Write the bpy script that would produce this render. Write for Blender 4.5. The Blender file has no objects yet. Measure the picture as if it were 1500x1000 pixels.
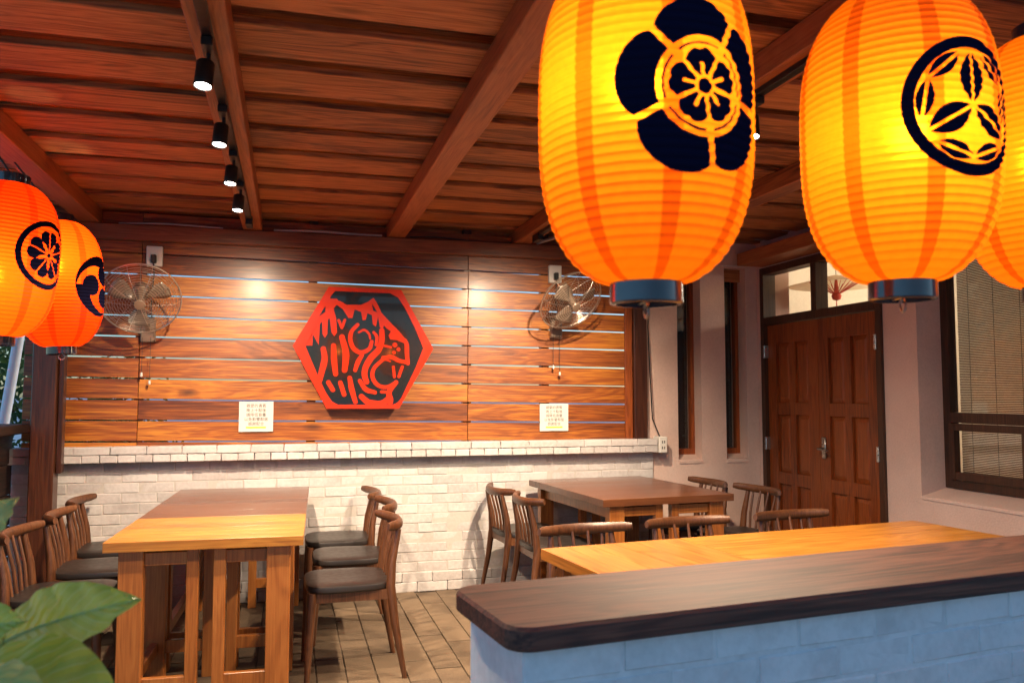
import bpy, bmesh, math, random
import numpy as np
from mathutils import Vector, Matrix
random.seed(7); rng = np.random.default_rng(7)
R = math.radians
sc = bpy.context.scene
col = sc.collection

# ------------------------------------------------------------------ camera
H = 1.38
F, TH, PT = 1200.0, math.atan(326/1200), math.atan(78/1200)
fw = Vector((math.sin(TH)*math.cos(PT), math.cos(TH)*math.cos(PT), math.sin(PT)))
rt = Vector((math.cos(TH), -math.sin(TH), 0)); up = rt.cross(fw)
CAM = Vector((0, 0, H))
def at(x, y, z):                      # photo pixel + distance along the view axis -> point
    return CAM + (fw + rt*((x-750)/F) - up*((y-500)/F))*z
cam = bpy.data.cameras.new('camera'); co = bpy.data.objects.new('camera', cam); col.objects.link(co)
co.matrix_world = Matrix(((rt.x, up.x, -fw.x, 0), (rt.y, up.y, -fw.y, 0), (rt.z, up.z, -fw.z, H), (0, 0, 0, 1)))
cam.sensor_width = 36; cam.lens = 36*F/1500; cam.clip_end = 2000; cam.clip_start = .05
cam.dof.use_dof = True; cam.dof.focus_distance = 5.2; cam.dof.aperture_fstop = 5.0
sc.camera = co

# ------------------------------------------------------------------ sky, sun, exposure
w = bpy.data.worlds.new('World'); sc.world = w; w.use_nodes = True
wn = w.node_tree.nodes; wl = w.node_tree.links
sky = wn.new('ShaderNodeTexSky'); sky.sky_type = 'NISHITA'; sky.sun_disc = False
SUN_EL, SUN_AZ = R(8), R(78)          # low sun, shut out by the plaster side wall
sky.sun_elevation = SUN_EL; sky.sun_rotation = SUN_AZ
sky.air_density = 1.0; sky.dust_density = .8; sky.ozone_density = 4.0
wl.new(sky.outputs[0], wn['Background'].inputs[0]); wn['Background'].inputs[1].default_value = .15
sl = bpy.data.lights.new('sun', 'SUN'); so = bpy.data.objects.new('sun', sl); col.objects.link(so)
sl.energy = .6; sl.angle = R(12); sl.color = (1, .9, .78)
sd = Vector((math.sin(SUN_AZ)*math.cos(SUN_EL), math.cos(SUN_AZ)*math.cos(SUN_EL), math.sin(SUN_EL)))
so.rotation_euler = sd.to_track_quat('Z', 'Y').to_euler()
vs = sc.view_settings; vs.view_transform = 'Standard'; vs.look = 'None'; vs.exposure = 1.15; vs.gamma = 1
SPOT_W, SPOT_COL = 33, (1, .77, .53)
BULB_W, BULB_COL = 2.75, (1, .80, .50)
cy = sc.cycles
cy.max_bounces = 8; cy.diffuse_bounces = 4; cy.glossy_bounces = 4; cy.transmission_bounces = 6
cy.caustics_reflective = False; cy.caustics_refractive = False; cy.sample_clamp_indirect = 4
cy.use_denoising = True

# ------------------------------------------------------------------ materials
M = {}
def nt(name):
    m = bpy.data.materials.new(name); m.use_nodes = True; M[name] = m
    return m, m.node_tree.nodes, m.node_tree.links, m.node_tree.nodes['Principled BSDF']
def ramp(n, stops):
    r = n.new('ShaderNodeValToRGB'); e = r.color_ramp.elements
    while len(e) < len(stops): e.new(.5)
    for k, (p, c) in enumerate(stops): e[k].position = p; e[k].color = (*c, 1)
    return r
def wood(name, dark, mid, light, axis='X', rough=.4, coat=0.0, scale=1.0, bump=.25, var=.25, wear=0.0, knots=False, st=(.12, .92), ring=.10):
    m, n, l, b = nt(name)
    tc = n.new('ShaderNodeTexCoord'); oi = n.new('ShaderNodeObjectInfo')
    off = n.new('ShaderNodeVectorMath'); off.operation = 'MULTIPLY_ADD'
    l.new(oi.outputs['Random'], off.inputs[0]); off.inputs[1].default_value = (37, 53, 71); l.new(tc.outputs['Object'], off.inputs[2])
    def mp(s):
        q = n.new('ShaderNodeMapping'); l.new(off.outputs[0], q.inputs[0])
        v = [s[1]]*3; v['XYZ'.index(axis)] = s[0]; q.inputs['Scale'].default_value = [x*scale for x in v]; return q
    n1 = n.new('ShaderNodeTexNoise'); l.new(mp((1.1, 9)).outputs[0], n1.inputs[0]); n1.inputs['Scale'].default_value = 1; n1.inputs['Detail'].default_value = 3; n1.inputs['Distortion'].default_value = 1.2
    sn = n.new('ShaderNodeMath'); sn.operation = 'MULTIPLY'; l.new(n1.outputs[0], sn.inputs[0]); sn.inputs[1].default_value = 34
    sn2 = n.new('ShaderNodeMath'); sn2.operation = 'SINE'; l.new(sn.outputs[0], sn2.inputs[0])
    n2 = n.new('ShaderNodeTexNoise'); l.new(mp((4, 130)).outputs[0], n2.inputs[0]); n2.inputs['Scale'].default_value = 1; n2.inputs['Detail'].default_value = 4
    n3 = n.new('ShaderNodeTexNoise'); l.new(mp((.7, 2.2)).outputs[0], n3.inputs[0]); n3.inputs['Scale'].default_value = 1; n3.inputs['Detail'].default_value = 2
    a1 = n.new('ShaderNodeMath'); a1.operation = 'MULTIPLY_ADD'; l.new(sn2.outputs[0], a1.inputs[0]); a1.inputs[1].default_value = ring; l.new(n2.outputs[0], a1.inputs[2])
    a2 = n.new('ShaderNodeMath'); a2.operation = 'MULTIPLY_ADD'; l.new(n3.outputs[0], a2.inputs[0]); a2.inputs[1].default_value = .7; l.new(a1.outputs[0], a2.inputs[2])
    a3 = n.new('ShaderNodeMath'); a3.operation = 'MULTIPLY_ADD'; l.new(oi.outputs['Random'], a3.inputs[0]); a3.inputs[1].default_value = var; l.new(a2.outputs[0], a3.inputs[2])
    a4 = n.new('ShaderNodeMath'); a4.operation = 'SUBTRACT'; l.new(a3.outputs[0], a4.inputs[0]); a4.inputs[1].default_value = .35+var/2
    r = ramp(n, [(st[0], dark), (.5, mid), (st[1], light)]); l.new(a4.outputs[0], r.inputs[0])
    cout = r.outputs[0]
    if knots:
        vo = n.new('ShaderNodeTexVoronoi'); l.new(mp((1.5, 4.2)).outputs[0], vo.inputs[0]); vo.inputs['Scale'].default_value = 1
        kr = n.new('ShaderNodeMapRange'); l.new(vo.outputs['Distance'], kr.inputs[0]); kr.inputs[1].default_value = .03; kr.inputs[2].default_value = .13; kr.inputs[3].default_value = .85; kr.inputs[4].default_value = 0
        km = n.new('ShaderNodeMix'); km.data_type = 'RGBA'; l.new(kr.outputs[0], km.inputs[0]); l.new(cout, km.inputs[6]); km.inputs[7].default_value = (*[q*.35 for q in dark], 1); cout = km.outputs[2]
    l.new(cout, b.inputs['Base Color'])
    rr = n.new('ShaderNodeMapRange'); l.new(n3.outputs[0], rr.inputs[0]); rr.inputs[3].default_value = rough-.08; rr.inputs[4].default_value = rough+.12+wear
    l.new(rr.outputs[0], b.inputs['Roughness'])
    b.inputs['Coat Weight'].default_value = coat; b.inputs['Coat Roughness'].default_value = .24
    bp = n.new('ShaderNodeBump'); bp.inputs['Strength'].default_value = bump; bp.inputs['Distance'].default_value = .004
    l.new(a1.outputs[0], bp.inputs['Height']); l.new(bp.outputs[0], b.inputs['Normal'])
    return m
def rough_mat(name, c1, c2, scale=4, fine=60, rough=.8, bump=.3, dist=.006, spot=None, fscale=.5, var=.22):
    m, n, l, b = nt(name)
    tc = n.new('ShaderNodeTexCoord'); oi = n.new('ShaderNodeObjectInfo')
    off = n.new('ShaderNodeVectorMath'); off.operation = 'MULTIPLY_ADD'
    l.new(oi.outputs['Random'], off.inputs[0]); off.inputs[1].default_value = (17, 23, 31); l.new(tc.outputs['Object'], off.inputs[2])
    n1 = n.new('ShaderNodeTexNoise'); l.new(off.outputs[0], n1.inputs[0]); n1.inputs['Scale'].default_value = scale; n1.inputs['Detail'].default_value = 5
    n2 = n.new('ShaderNodeTexNoise'); l.new(off.outputs[0], n2.inputs[0]); n2.inputs['Scale'].default_value = fine; n2.inputs['Detail'].default_value = 4
    a = n.new('ShaderNodeMath'); a.operation = 'MULTIPLY_ADD'; l.new(n2.outputs[0], a.inputs[0]); a.inputs[1].default_value = fscale; l.new(n1.outputs[0], a.inputs[2])
    a2 = n.new('ShaderNodeMath'); a2.operation = 'MULTIPLY_ADD'; l.new(oi.outputs['Random'], a2.inputs[0]); a2.inputs[1].default_value = var; l.new(a.outputs[0], a2.inputs[2])
    r = ramp(n, [(.55, c1), (1.05 if False else .98, c2)]); l.new(a2.outputs[0], r.inputs[0])
    l.new(r.outputs[0], b.inputs['Base Color']); b.inputs['Roughness'].default_value = rough
    bp = n.new('ShaderNodeBump'); bp.inputs['Strength'].default_value = bump; bp.inputs['Distance'].default_value = dist
    l.new(a.outputs[0], bp.inputs['Height']); l.new(bp.outputs[0], b.inputs['Normal'])
    return m
def plain(name, c, rough=.5, metal=0, coat=0, em=None, es=0, spec=.5):
    m, n, l, b = nt(name)
    b.inputs['Base Color'].default_value = (*c, 1); b.inputs['Roughness'].default_value = rough; b.inputs['Metallic'].default_value = metal
    b.inputs['Coat Weight'].default_value = coat; b.inputs['Specular IOR Level'].default_value = spec
    if em: b.inputs['Emission Color'].default_value = (*em, 1); b.inputs['Emission Strength'].default_value = es
    nz = n.new('ShaderNodeTexNoise'); nz.inputs['Scale'].default_value = 35; nz.inputs['Detail'].default_value = 4
    tc = n.new('ShaderNodeTexCoord'); l.new(tc.outputs['Object'], nz.inputs[0])
    mr = n.new('ShaderNodeMapRange'); l.new(nz.outputs[0], mr.inputs[0]); mr.inputs[3].default_value = max(.03, rough-.1); mr.inputs[4].default_value = min(1, rough+.12)
    l.new(mr.outputs[0], b.inputs['Roughness'])
    return m
W_DARK, W_MID, W_LIGHT = (.085, .017, .003), (.26, .066, .008), (.52, .19, .018)
wood('wall_board', W_DARK, W_MID, W_LIGHT, 'X', .42, .28, bump=.3, var=.34, knots=True, st=(.16, .86), ring=.09)
wood('ceil_board', (.115, .037, .012), (.37, .138, .044), (.56, .23, .078), 'X', .6, 0, bump=.6, knots=True, st=(.18, .86), ring=.12)
wood('rafter_wood', (.12, .033, .009), (.31, .095, .026), (.42, .145, .042), 'Y', .5, .05, bump=.35)
wood('beam_wood', (.06, .018, .006), (.16, .05, .015), (.24, .085, .028), 'X', .42, .15, bump=.3)
wood('post_wood', (.015, .004, .002), (.045, .012, .005), (.085, .025, .009), 'Z', .35, .2, bump=.3)
wood('parapet_wood', (.010, .005, .004), (.03, .013, .009), (.055, .025, .016), 'Y', .55, 0, bump=.4)
wood('table_wood', (.24, .080, .012), (.42, .165, .024), (.58, .26, .045), 'X', .30, .35, bump=.12, var=.12)
wood('table_wood_long', (.24, .075, .012), (.42, .15, .024), (.56, .23, .045), 'Y', .30, .35, bump=.12, var=.12)
wood('table_dark', (.06, .018, .006), (.115, .036, .012), (.17, .058, .019), 'X', .28, .45, bump=.12, var=.1)
wood('table_leg', (.20, .055, .010), (.36, .115, .022), (.48, .18, .04), 'Z', .35, .2, bump=.12, var=.15)
wood('chair_wood', (.04, .014, .006), (.10, .036, .014), (.17, .066, .027), 'Z', .38, .2, scale=2, bump=.15, var=.1)
wood('counter_wood', (.014, .004, .002), (.050, .014, .008), (.12, .040, .022), 'X', .45, 0, bump=.3, wear=.2, st=(.28, .74))
wood('door_wood', (.11, .022, .004), (.26, .058, .009), (.35, .09, .016), 'Z', .42, .1, bump=.2, var=.15)
wood('door_frame', (.018, .006, .003), (.045, .016, .007), (.08, .03, .012), 'Z', .45, .1, bump=.2)
rough_mat('brick_paint', (.38, .35, .345), (.56, .535, .53), 3.2, 45, .62, .45, .006, var=.10)
rough_mat('mortar_paint', (.36, .33, .31), (.48, .45, .42), 6, 45, .7, .4, .006)
rough_mat('plaster', (.56, .40, .345), (.70, .52, .45), 2.5, 90, .75, .7, .006)  # pink tint is warm light on pale plaster, put into the base colour
rough_mat('counter_paint', (.56, .56, .56), (.74, .74, .74), 7, 50, .6, .5, .006)
rough_mat('paver', (.058, .038, .024), (.155, .105, .064), 4, 110, .75, .5, .004)
rough_mat('grout', (.05, .035, .025), (.11, .08, .055), 9, 90, .9, .4, .004)
rough_mat('ground_mat', (.52, .51, .49), (.68, .67, .65), .6, 20, .9, .2, .01)
rough_mat('room_wall', (.68, .64, .56), (.80, .76, .68), 1.5, 40, .8, .1, .003)
plain('leather', (.018, .014, .013), .38)
plain('black_metal', (.012, .012, .012), .4, .3)
plain('collar', (.008, .010, .022), .2, 0, .5)
plain('chrome', (.5, .48, .45), .28, 1)
plain('cage', (.55, .48, .42), .32, .9)
plain('white_plastic', (.66, .64, .6), .45)
plain('white_paint', (.75, .76, .78), .45)
plain('paper_white', (.62, .61, .58), .7)
plain('ink', (.06, .045, .035), .7)
plain('yellow_ink', (.75, .55, .03), .6)
plain('sign_red', (.62, .028, .003), .2, 0, .25)
plain('sign_black', (.012, .012, .014), .12, 0, .6)
plain('cable_black', (.012, .012, .012), .5)
plain('pipe_grey', (.38, .36, .34), .5)
plain('fan_blade', (.16, .12, .09), .3, 0, .2)
plain('fan_body', (.20, .14, .10), .4, .2)
plain('hub_red', (.55, .06, .03), .6)
plain('pot', (.10, .055, .04), .7)
plain('soil', (.03, .02, .015), .95)
plain('spot_lens', (.9, .9, .9), .3, em=(1, .93, .82), es=14)
plain('bulb_glow', (.9, .8, .6), .3, em=(1, .72, .38), es=25)
plain('dark_room', (.01, .01, .01), .8)
# crest print on the lantern paper: dark paint, a trace of light comes through
m, n, l, b = nt('crest_print'); b.inputs['Base Color'].default_value = (.006, .006, .020, 1); b.inputs['Roughness'].default_value = .8; b.inputs['Specular IOR Level'].default_value = .0
# window glass
m, n, l, b = nt('glass'); out = n['Material Output']; n.remove(b)
tr = n.new('ShaderNodeBsdfTransparent'); gl = n.new('ShaderNodeBsdfGlossy'); gl.inputs['Roughness'].default_value = .03
lw = n.new('ShaderNodeLayerWeight'); p5 = n.new('ShaderNodeMath'); p5.operation = 'POWER'; l.new(lw.outputs['Facing'], p5.inputs[0]); p5.inputs[1].default_value = 5
fr = n.new('ShaderNodeMath'); fr.operation = 'MULTIPLY_ADD'; l.new(p5.outputs[0], fr.inputs[0]); fr.inputs[1].default_value = .92; fr.inputs[2].default_value = .045; mx = n.new('ShaderNodeMixShader')
l.new(fr.outputs[0], mx.inputs[0]); l.new(tr.outputs[0], mx.inputs[1]); l.new(gl.outputs[0], mx.inputs[2]); l.new(mx.outputs[0], out.inputs[0])
# lantern paper: translucent orange paper, darker where the eight strips overlap
def paper(name, base, seam):
    m, n, l, b = nt(name); out = n['Material Output']; n.remove(b)
    tc = n.new('ShaderNodeTexCoord'); sp = n.new('ShaderNodeSeparateXYZ'); l.new(tc.outputs['Object'], sp.inputs[0])
    an = n.new('ShaderNodeMath'); an.operation = 'ARCTAN2'; l.new(sp.outputs[1], an.inputs[0]); l.new(sp.outputs[0], an.inputs[1])
    m1 = n.new('ShaderNodeMath'); m1.operation = 'MULTIPLY'; l.new(an.outputs[0], m1.inputs[0]); m1.inputs[1].default_value = 8
    m2 = n.new('ShaderNodeMath'); m2.operation = 'COSINE'; l.new(m1.outputs[0], m2.inputs[0])
    rp = ramp(n, [(.74, base), (.80, seam)]); l.new(m2.outputs[0], rp.inputs[0])
    nz = n.new('ShaderNodeTexNoise'); nz.inputs['Scale'].default_value = 60; nz.inputs['Detail'].default_value = 5; l.new(tc.outputs['Object'], nz.inputs[0])
    mr = n.new('ShaderNodeMapRange'); l.new(nz.outputs[0], mr.inputs[0]); mr.inputs[3].default_value = .85; mr.inputs[4].default_value = 1.1
    mu = n.new('ShaderNodeVectorMath'); mu.operation = 'SCALE'; l.new(rp.outputs[0], mu.inputs[0]); l.new(mr.outputs[0], mu.inputs['Scale'])
    t = n.new('ShaderNodeBsdfTranslucent'); l.new(mu.outputs[0], t.inputs[0])
    d = n.new('ShaderNodeBsdfPrincipled'); l.new(mu.outputs[0], d.inputs['Base Color']); d.inputs['Roughness'].default_value = .5; d.inputs['Specular IOR Level'].default_value = .3
    rf = n.new('ShaderNodeBsdfRefraction'); rf.inputs['IOR'].default_value = 1.3; rf.inputs['Roughness'].default_value = .62; l.new(mu.outputs[0], rf.inputs[0])
    a = n.new('ShaderNodeMixShader'); a.inputs[0].default_value = .16; l.new(t.outputs[0], a.inputs[1]); l.new(d.outputs[0], a.inputs[2])
    a2 = n.new('ShaderNodeMixShader'); a2.inputs[0].default_value = .16; l.new(a.outputs[0], a2.inputs[1]); l.new(rf.outputs[0], a2.inputs[2])
    l.new(a2.outputs[0], out.inputs[0])
paper('lantern_paper', (.95, .225, .005), (.72, .105, .002))
paper('lantern_paper_red', (.95, .066, .002), (.75, .038, .0015))
# parasol paper and leaves: thin and translucent
def thin(name, c, c2, tf=.5, rough=.4, scale=8):
    m, n, l, b = nt(name); out = n['Material Output']
    tc = n.new('ShaderNodeTexCoord'); nz = n.new('ShaderNodeTexNoise'); nz.inputs['Scale'].default_value = scale; nz.inputs['Detail'].default_value = 4; l.new(tc.outputs['Object'], nz.inputs[0])
    rp = ramp(n, [(.35, c), (.68, c2)]); l.new(nz.outputs[0], rp.inputs[0])
    l.new(rp.outputs[0], b.inputs['Base Color']); b.inputs['Roughness'].default_value = rough
    t = n.new('ShaderNodeBsdfTranslucent'); l.new(rp.outputs[0], t.inputs[0])
    mx = n.new('ShaderNodeMixShader'); mx.inputs[0].default_value = tf; l.new(b.outputs[0], mx.inputs[1]); l.new(t.outputs[0], mx.inputs[2]); l.new(mx.outputs[0], out.inputs[0])
thin('parasol_paper', (.75, .66, .5), (.85, .78, .62), .5, .6)
thin('leaf', (.38, .44, .045), (.50, .56, .09), .3, .3, 14)
thin('leaf_pale', (.42, .50, .14), (.54, .62, .24), .3, .32, 14)
for nm_ in ('leaf', 'leaf_pale'):                # paler side veins that run from the midrib to the edge
    n, l = M[nm_].node_tree.nodes, M[nm_].node_tree.links; b = n['Principled BSDF']
    src = b.inputs['Base Color'].links[0].from_socket
    aa = n.new('ShaderNodeAttribute'); aa.attribute_name = 'leaf_grid'; sx = n.new('ShaderNodeSeparateXYZ'); l.new(aa.outputs['Vector'], sx.inputs[0])
    ab = n.new('ShaderNodeMath'); ab.operation = 'ABSOLUTE'; l.new(sx.outputs[1], ab.inputs[0])
    k1 = n.new('ShaderNodeMath'); k1.operation = 'MULTIPLY_ADD'; l.new(ab.outputs[0], k1.inputs[0]); k1.inputs[1].default_value = -.22; l.new(sx.outputs[0], k1.inputs[2])
    k2 = n.new('ShaderNodeMath'); k2.operation = 'MULTIPLY'; l.new(k1.outputs[0], k2.inputs[0]); k2.inputs[1].default_value = 11
    k3 = n.new('ShaderNodeMath'); k3.operation = 'PINGPONG'; l.new(k2.outputs[0], k3.inputs[0]); k3.inputs[1].default_value = .5
    k4 = n.new('ShaderNodeMapRange'); l.new(k3.outputs[0], k4.inputs[0]); k4.inputs[1].default_value = .0; k4.inputs[2].default_value = .10; k4.inputs[3].default_value = .55; k4.inputs[4].default_value = 0
    mxc = n.new('ShaderNodeMix'); mxc.data_type = 'RGBA'; l.new(k4.outputs[0], mxc.inputs[0]); l.new(src, mxc.inputs[6]); mxc.inputs[7].default_value = (.55, .62, .25, 1); l.new(mxc.outputs[2], b.inputs['Base Color'])
    bq = n.new('ShaderNodeBump'); bq.inputs['Strength'].default_value = .6; bq.inputs['Distance'].default_value = .004; l.new(k3.outputs[0], bq.inputs['Height']); l.new(bq.outputs[0], b.inputs['Normal'])
thin('tree_leaf', (.03, .07, .015), (.07, .14, .03), .35, .5, 2)
thin('bamboo', (.06, .020, .006), (.13, .045, .014), .06, .6, 30)

# ------------------------------------------------------------------ mesh helpers
class MB:
    def __init__(s): s.v = []; s.f = []
    def add(s, v, f):
        o = len(s.v); s.v += [tuple(p) for p in v]; s.f += [tuple(i+o for i in q) for q in f]; return s
    def box(s, a, b, c=0.0, mat=None):           # corner to corner, c = chamfer
        x0, y0, z0 = a; x1, y1, z1 = b
        if c <= 0:
            v = [(x, y, z) for x in (x0, x1) for y in (y0, y1) for z in (z0, z1)]
            f = [(0, 1, 3, 2), (4, 6, 7, 5), (0, 4, 5, 1), (2, 3, 7, 6), (0, 2, 6, 4), (1, 5, 7, 3)]
        else:
            bm = bmesh.new(); bmesh.ops.create_cube(bm, size=1)
            for q in bm.verts: q.co = Vector(((x0+x1)/2+q.co.x*(x1-x0), (y0+y1)/2+q.co.y*(y1-y0), (z0+z1)/2+q.co.z*(z1-z0)))
            bmesh.ops.bevel(bm, geom=list(bm.edges), offset=c, segments=1, affect='EDGES')
            bm.verts.index_update(); v = [q.co.copy() for q in bm.verts]; f = [[q.index for q in g.verts] for g in bm.faces]; bm.free()
        if mat: v = [mat @ Vector(p) for p in v]
        return s.add(v, f)
    def tube(s, pts, rad, n=8, closed=False, caps=True, flat=1.0, upv=(0, 0, 1)):
        pts = [Vector(p) for p in pts]; N = len(pts)
        rad = rad if hasattr(rad, '__len__') else [rad]*N
        v = []; f = []
        for i, p in enumerate(pts):
            a = pts[(i-1) % N] if (closed or i > 0) else p; b = pts[(i+1) % N] if (closed or i < N-1) else p
            t = (b-a).normalized(); u = Vector(upv)
            if abs(t.dot(u)) > .95: u = Vector((1, 0, 0)) if abs(t.x) < .9 else Vector((0, 1, 0))
            e1 = t.cross(u).normalized(); e2 = e1.cross(t)
            r = rad[i]; rx, ry = (r if not hasattr(r, '__len__') else r[0]), (r*flat if not hasattr(r, '__len__') else r[1])
            for k in range(n):
                A = 2*math.pi*(k+.5)/n; v.append(p+e1*math.cos(A)*rx+e2*math.sin(A)*ry)
        m = N if closed else N-1
        for i in range(m):
            j = (i+1) % N
            for k in range(n): f.append((i*n+k, i*n+(k+1) % n, j*n+(k+1) % n, j*n+k))
        if caps and not closed: f.append(tuple(range(n))[::-1]); f.append(tuple((N-1)*n+k for k in range(n)))
        return s.add(v, f)
    def lathe(s, prof, n=24, c=(0, 0, 0), caps=True):
        v = [(c[0]+r*math.cos(2*math.pi*k/n), c[1]+r*math.sin(2*math.pi*k/n), c[2]+z) for r, z in prof for k in range(n)]
        f = [(i*n+k, i*n+(k+1) % n, (i+1)*n+(k+1) % n, (i+1)*n+k) for i in range(len(prof)-1) for k in range(n)]
        if caps: f += [tuple(range(n))[::-1], tuple((len(prof)-1)*n+k for k in range(n))]
        return s.add(v, f)
    def xf(s, mat): s.v = [tuple(mat @ Vector(p)) for p in s.v]; return s
    def mesh(s, name, smooth=False):
        me = bpy.data.meshes.new(name); me.from_pydata(s.v, [], s.f)
        bm = bmesh.new(); bm.from_mesh(me); bmesh.ops.recalc_face_normals(bm, faces=bm.faces); bm.to_mesh(me); bm.free()
        if smooth: me.shade_smooth(); me.set_sharp_from_angle(angle=R(38))
        return me
    def build(s, name, mat, parent=None, smooth=False):
        return link(name, s.mesh(name, smooth), mat, parent)
def link(name, me, mat, parent=None, loc=None):
    if mat and not me.materials: me.materials.append(M[mat])
    o = bpy.data.objects.new(name, me); col.objects.link(o)
    if parent: o.parent = parent
    if loc is not None: o.location = loc
    return o
def tag(o, label=None, cat=None, group=None, kind=None):
    for k, x in (('label', label), ('category', cat), ('group', group), ('kind', kind)):
        if x: o[k] = x
    return o
def thing(name, label, cat, loc=(0, 0, 0), rz=0, group=None):
    o = bpy.data.objects.new(name, None); col.objects.link(o); o.location = loc; o.rotation_euler = (0, 0, rz); o.empty_display_size = .1
    return tag(o, label, cat, group)
def copy_tree(o, parent=None):
    c = o.copy(); col.objects.link(c); c.parent = parent
    for ch in list(o.children): copy_tree(ch, c)
    return c
def poly_mesh(polys, depth, mapf, name):       # polys: 2D outlines (holes by even-odd), extruded, mapped to 3D
    cu = bpy.data.curves.new('tmp', 'CURVE'); cu.dimensions = '2D'; cu.fill_mode = 'BOTH'; cu.extrude = depth/2
    for P in polys:
        spn = cu.splines.new('POLY'); spn.points.add(len(P)-1); spn.use_cyclic_u = True
        for q, p in zip(spn.points, P): q.co = (p[0], p[1], 0, 1)
    o = bpy.data.objects.new('tmp', cu); col.objects.link(o)
    dg = bpy.context.evaluated_depsgraph_get(); me = bpy.data.meshes.new_from_object(o.evaluated_get(dg))
    bpy.data.objects.remove(o); bpy.data.curves.remove(cu); me.name = name
    for q in me.vertices: q.co = mapf(q.co)
    me.materials.clear(); return me

# ------------------------------------------------------------------ ground, floor
D = 5.85                                         # face of the back wall
g = MB(); g.add([(-400, -400, -.05), (400, -400, -.05), (400, 400, -.05), (-400, 400, -.05)], [(0, 1, 2, 3)])
tag(g.build('ground', 'ground_mat'), kind='structure')
fl = tag(MB().box((-1.75, .2, -.045), (3.70, D+.1, -.008)).build('floor', 'grout'), kind='structure')
pw, pl = .145, .29
pm = [MB().box((-pw/2+.003, -pl/2+.003, -.012), (pw/2-.003, pl/2-.003, .0), .0025).mesh('paver') for _ in range(1)][0]
pm.materials.append(M['paver'])
pavs = []
ncol = int(5.4/pw)
for i in range(ncol+1):
    x = -1.66+i*pw
    for j in range(-1, 20):
        y = D-.06-(j+.5)*pl+(pl/2 if i % 2 else 0)
        if .3 < y < D-.02 and x < 3.62: pavs.append((x, y))
pavs.sort(key=lambda p: -p[1] if -1.4 < p[0] < 1.9 else 50-p[1])
for x, y in pavs[:290]:
    o = link('paver', pm, None, fl, (x+random.uniform(-.001, .001), y, random.uniform(-.002, .002)))
    o.rotation_euler = (random.uniform(-.004, .004), random.uniform(-.006, .006), 0)
rest = MB()
for x, y in pavs[290:]: rest.box((x-pw/2+.003, y-pl/2+.003, -.012), (x+pw/2-.003, y+pl/2-.003, random.uniform(-.002, .002)))
tag(rest.build('remaining_pavers', 'paver', fl), kind='stuff')

# ------------------------------------------------------------------ painted brick half wall
bw = thing('brick_wall', 'white painted brick half wall with projecting ledge below the boards', 'wall', (0, D, 0))
WX0, WX1 = -1.685, 2.72
MB().box((WX0+.01, .0025, -.03), (WX1-.005, .22, 1.03)).build('mortar_core', 'mortar_paint', bw)
brick_cache = {}
def brick(L, h, d, key, seed):
    k = (round(L, 3), round(h, 3), round(d, 3), seed, key)
    if k not in brick_cache:
        rr = random.Random(hash(k) & 0xffff)
        b_ = MB().box((-L/2, -d, -h/2), (L/2, .06, h/2), .0045)
        b_.v = [(x+rr.uniform(-.002, .002), y+rr.uniform(-.0022, .0022), z+rr.uniform(-.002, .002)) for x, y, z in b_.v]
        me = b_.mesh('brick'); me.materials.append(M['counter_paint' if key else 'brick_paint']); brick_cache[k] = me
    return brick_cache[k]
def course(z, h, L, d, shift, parent, x0, x1, yoff=0):
    x = x0-shift
    while x < x1-.01:
        a, b2 = max(x, x0), min(x+L, x1)
        if b2-a > .03:
            o = link('brick', brick(b2-a-.0028, h-.0028, d, 0, random.randrange(3)), None, parent, ((a+b2)/2, yoff+random.uniform(-.002, .002), z+h/2))
        x += L
ch = .0675; z = 0.0; i = 0
while z < .93:
    course(z, ch, .215, .018 if z < .13 else .0, (i % 2)*.1075, bw, WX0, WX1); z += ch; i += 1
course(.942, .052, .105, .085, 0, bw, WX0, WX1); course(.994, .052, .215, .085, .06, bw, WX0, WX1)

# ------------------------------------------------------------------ wall of spaced boards
sw = thing('board_wall', 'wall of varnished brown horizontal boards with daylight gaps above the brick', 'wall', (0, D+.03, 0))
TILT = -.0125; pitch = .1385; gap = .0098
cuts = [-1.64, -.96, 1.26, 2.62]
board_mesh = {}
for k in range(-1, 11):
    zc = 1.205-pitch/2-.012+pitch*k
    jit = random.uniform(-.05, .05)
    for s in range(3):
        a, b2 = cuts[s]+.0015, cuts[s+1]-.0015
        if s not in board_mesh:
            me = MB().box((-(b2-a)/2, -.009, -(pitch-gap)/2), ((b2-a)/2, .009, (pitch-gap)/2), .0018).mesh('board'); me.materials.append(M['wall_board']); board_mesh[s] = me
        xm = (a+b2)/2
        o = link('board', board_mesh[s], None, sw, (xm, random.uniform(-.0015, .0015), zc+TILT*(xm-.5)+random.uniform(-.0008, .0008)))
        o.rotation_euler = (random.uniform(-.006, .006), -TILT, 0)
for x in (-.96, .15, 1.26, 1.86): MB().box((x-.03, .016, .9), (x+.03, .08, 2.62)).build('stud', 'post_wood', sw)
MB().box((2.55, -.075, 1.046), (2.655, .075, 2.42), .004).build('corner_post', 'post_wood', sw)
MB().box((2.49, -.04, 1.046), (2.548, -.012, 2.42), .003).build('edge_strip', 'door_wood', sw)

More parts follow.
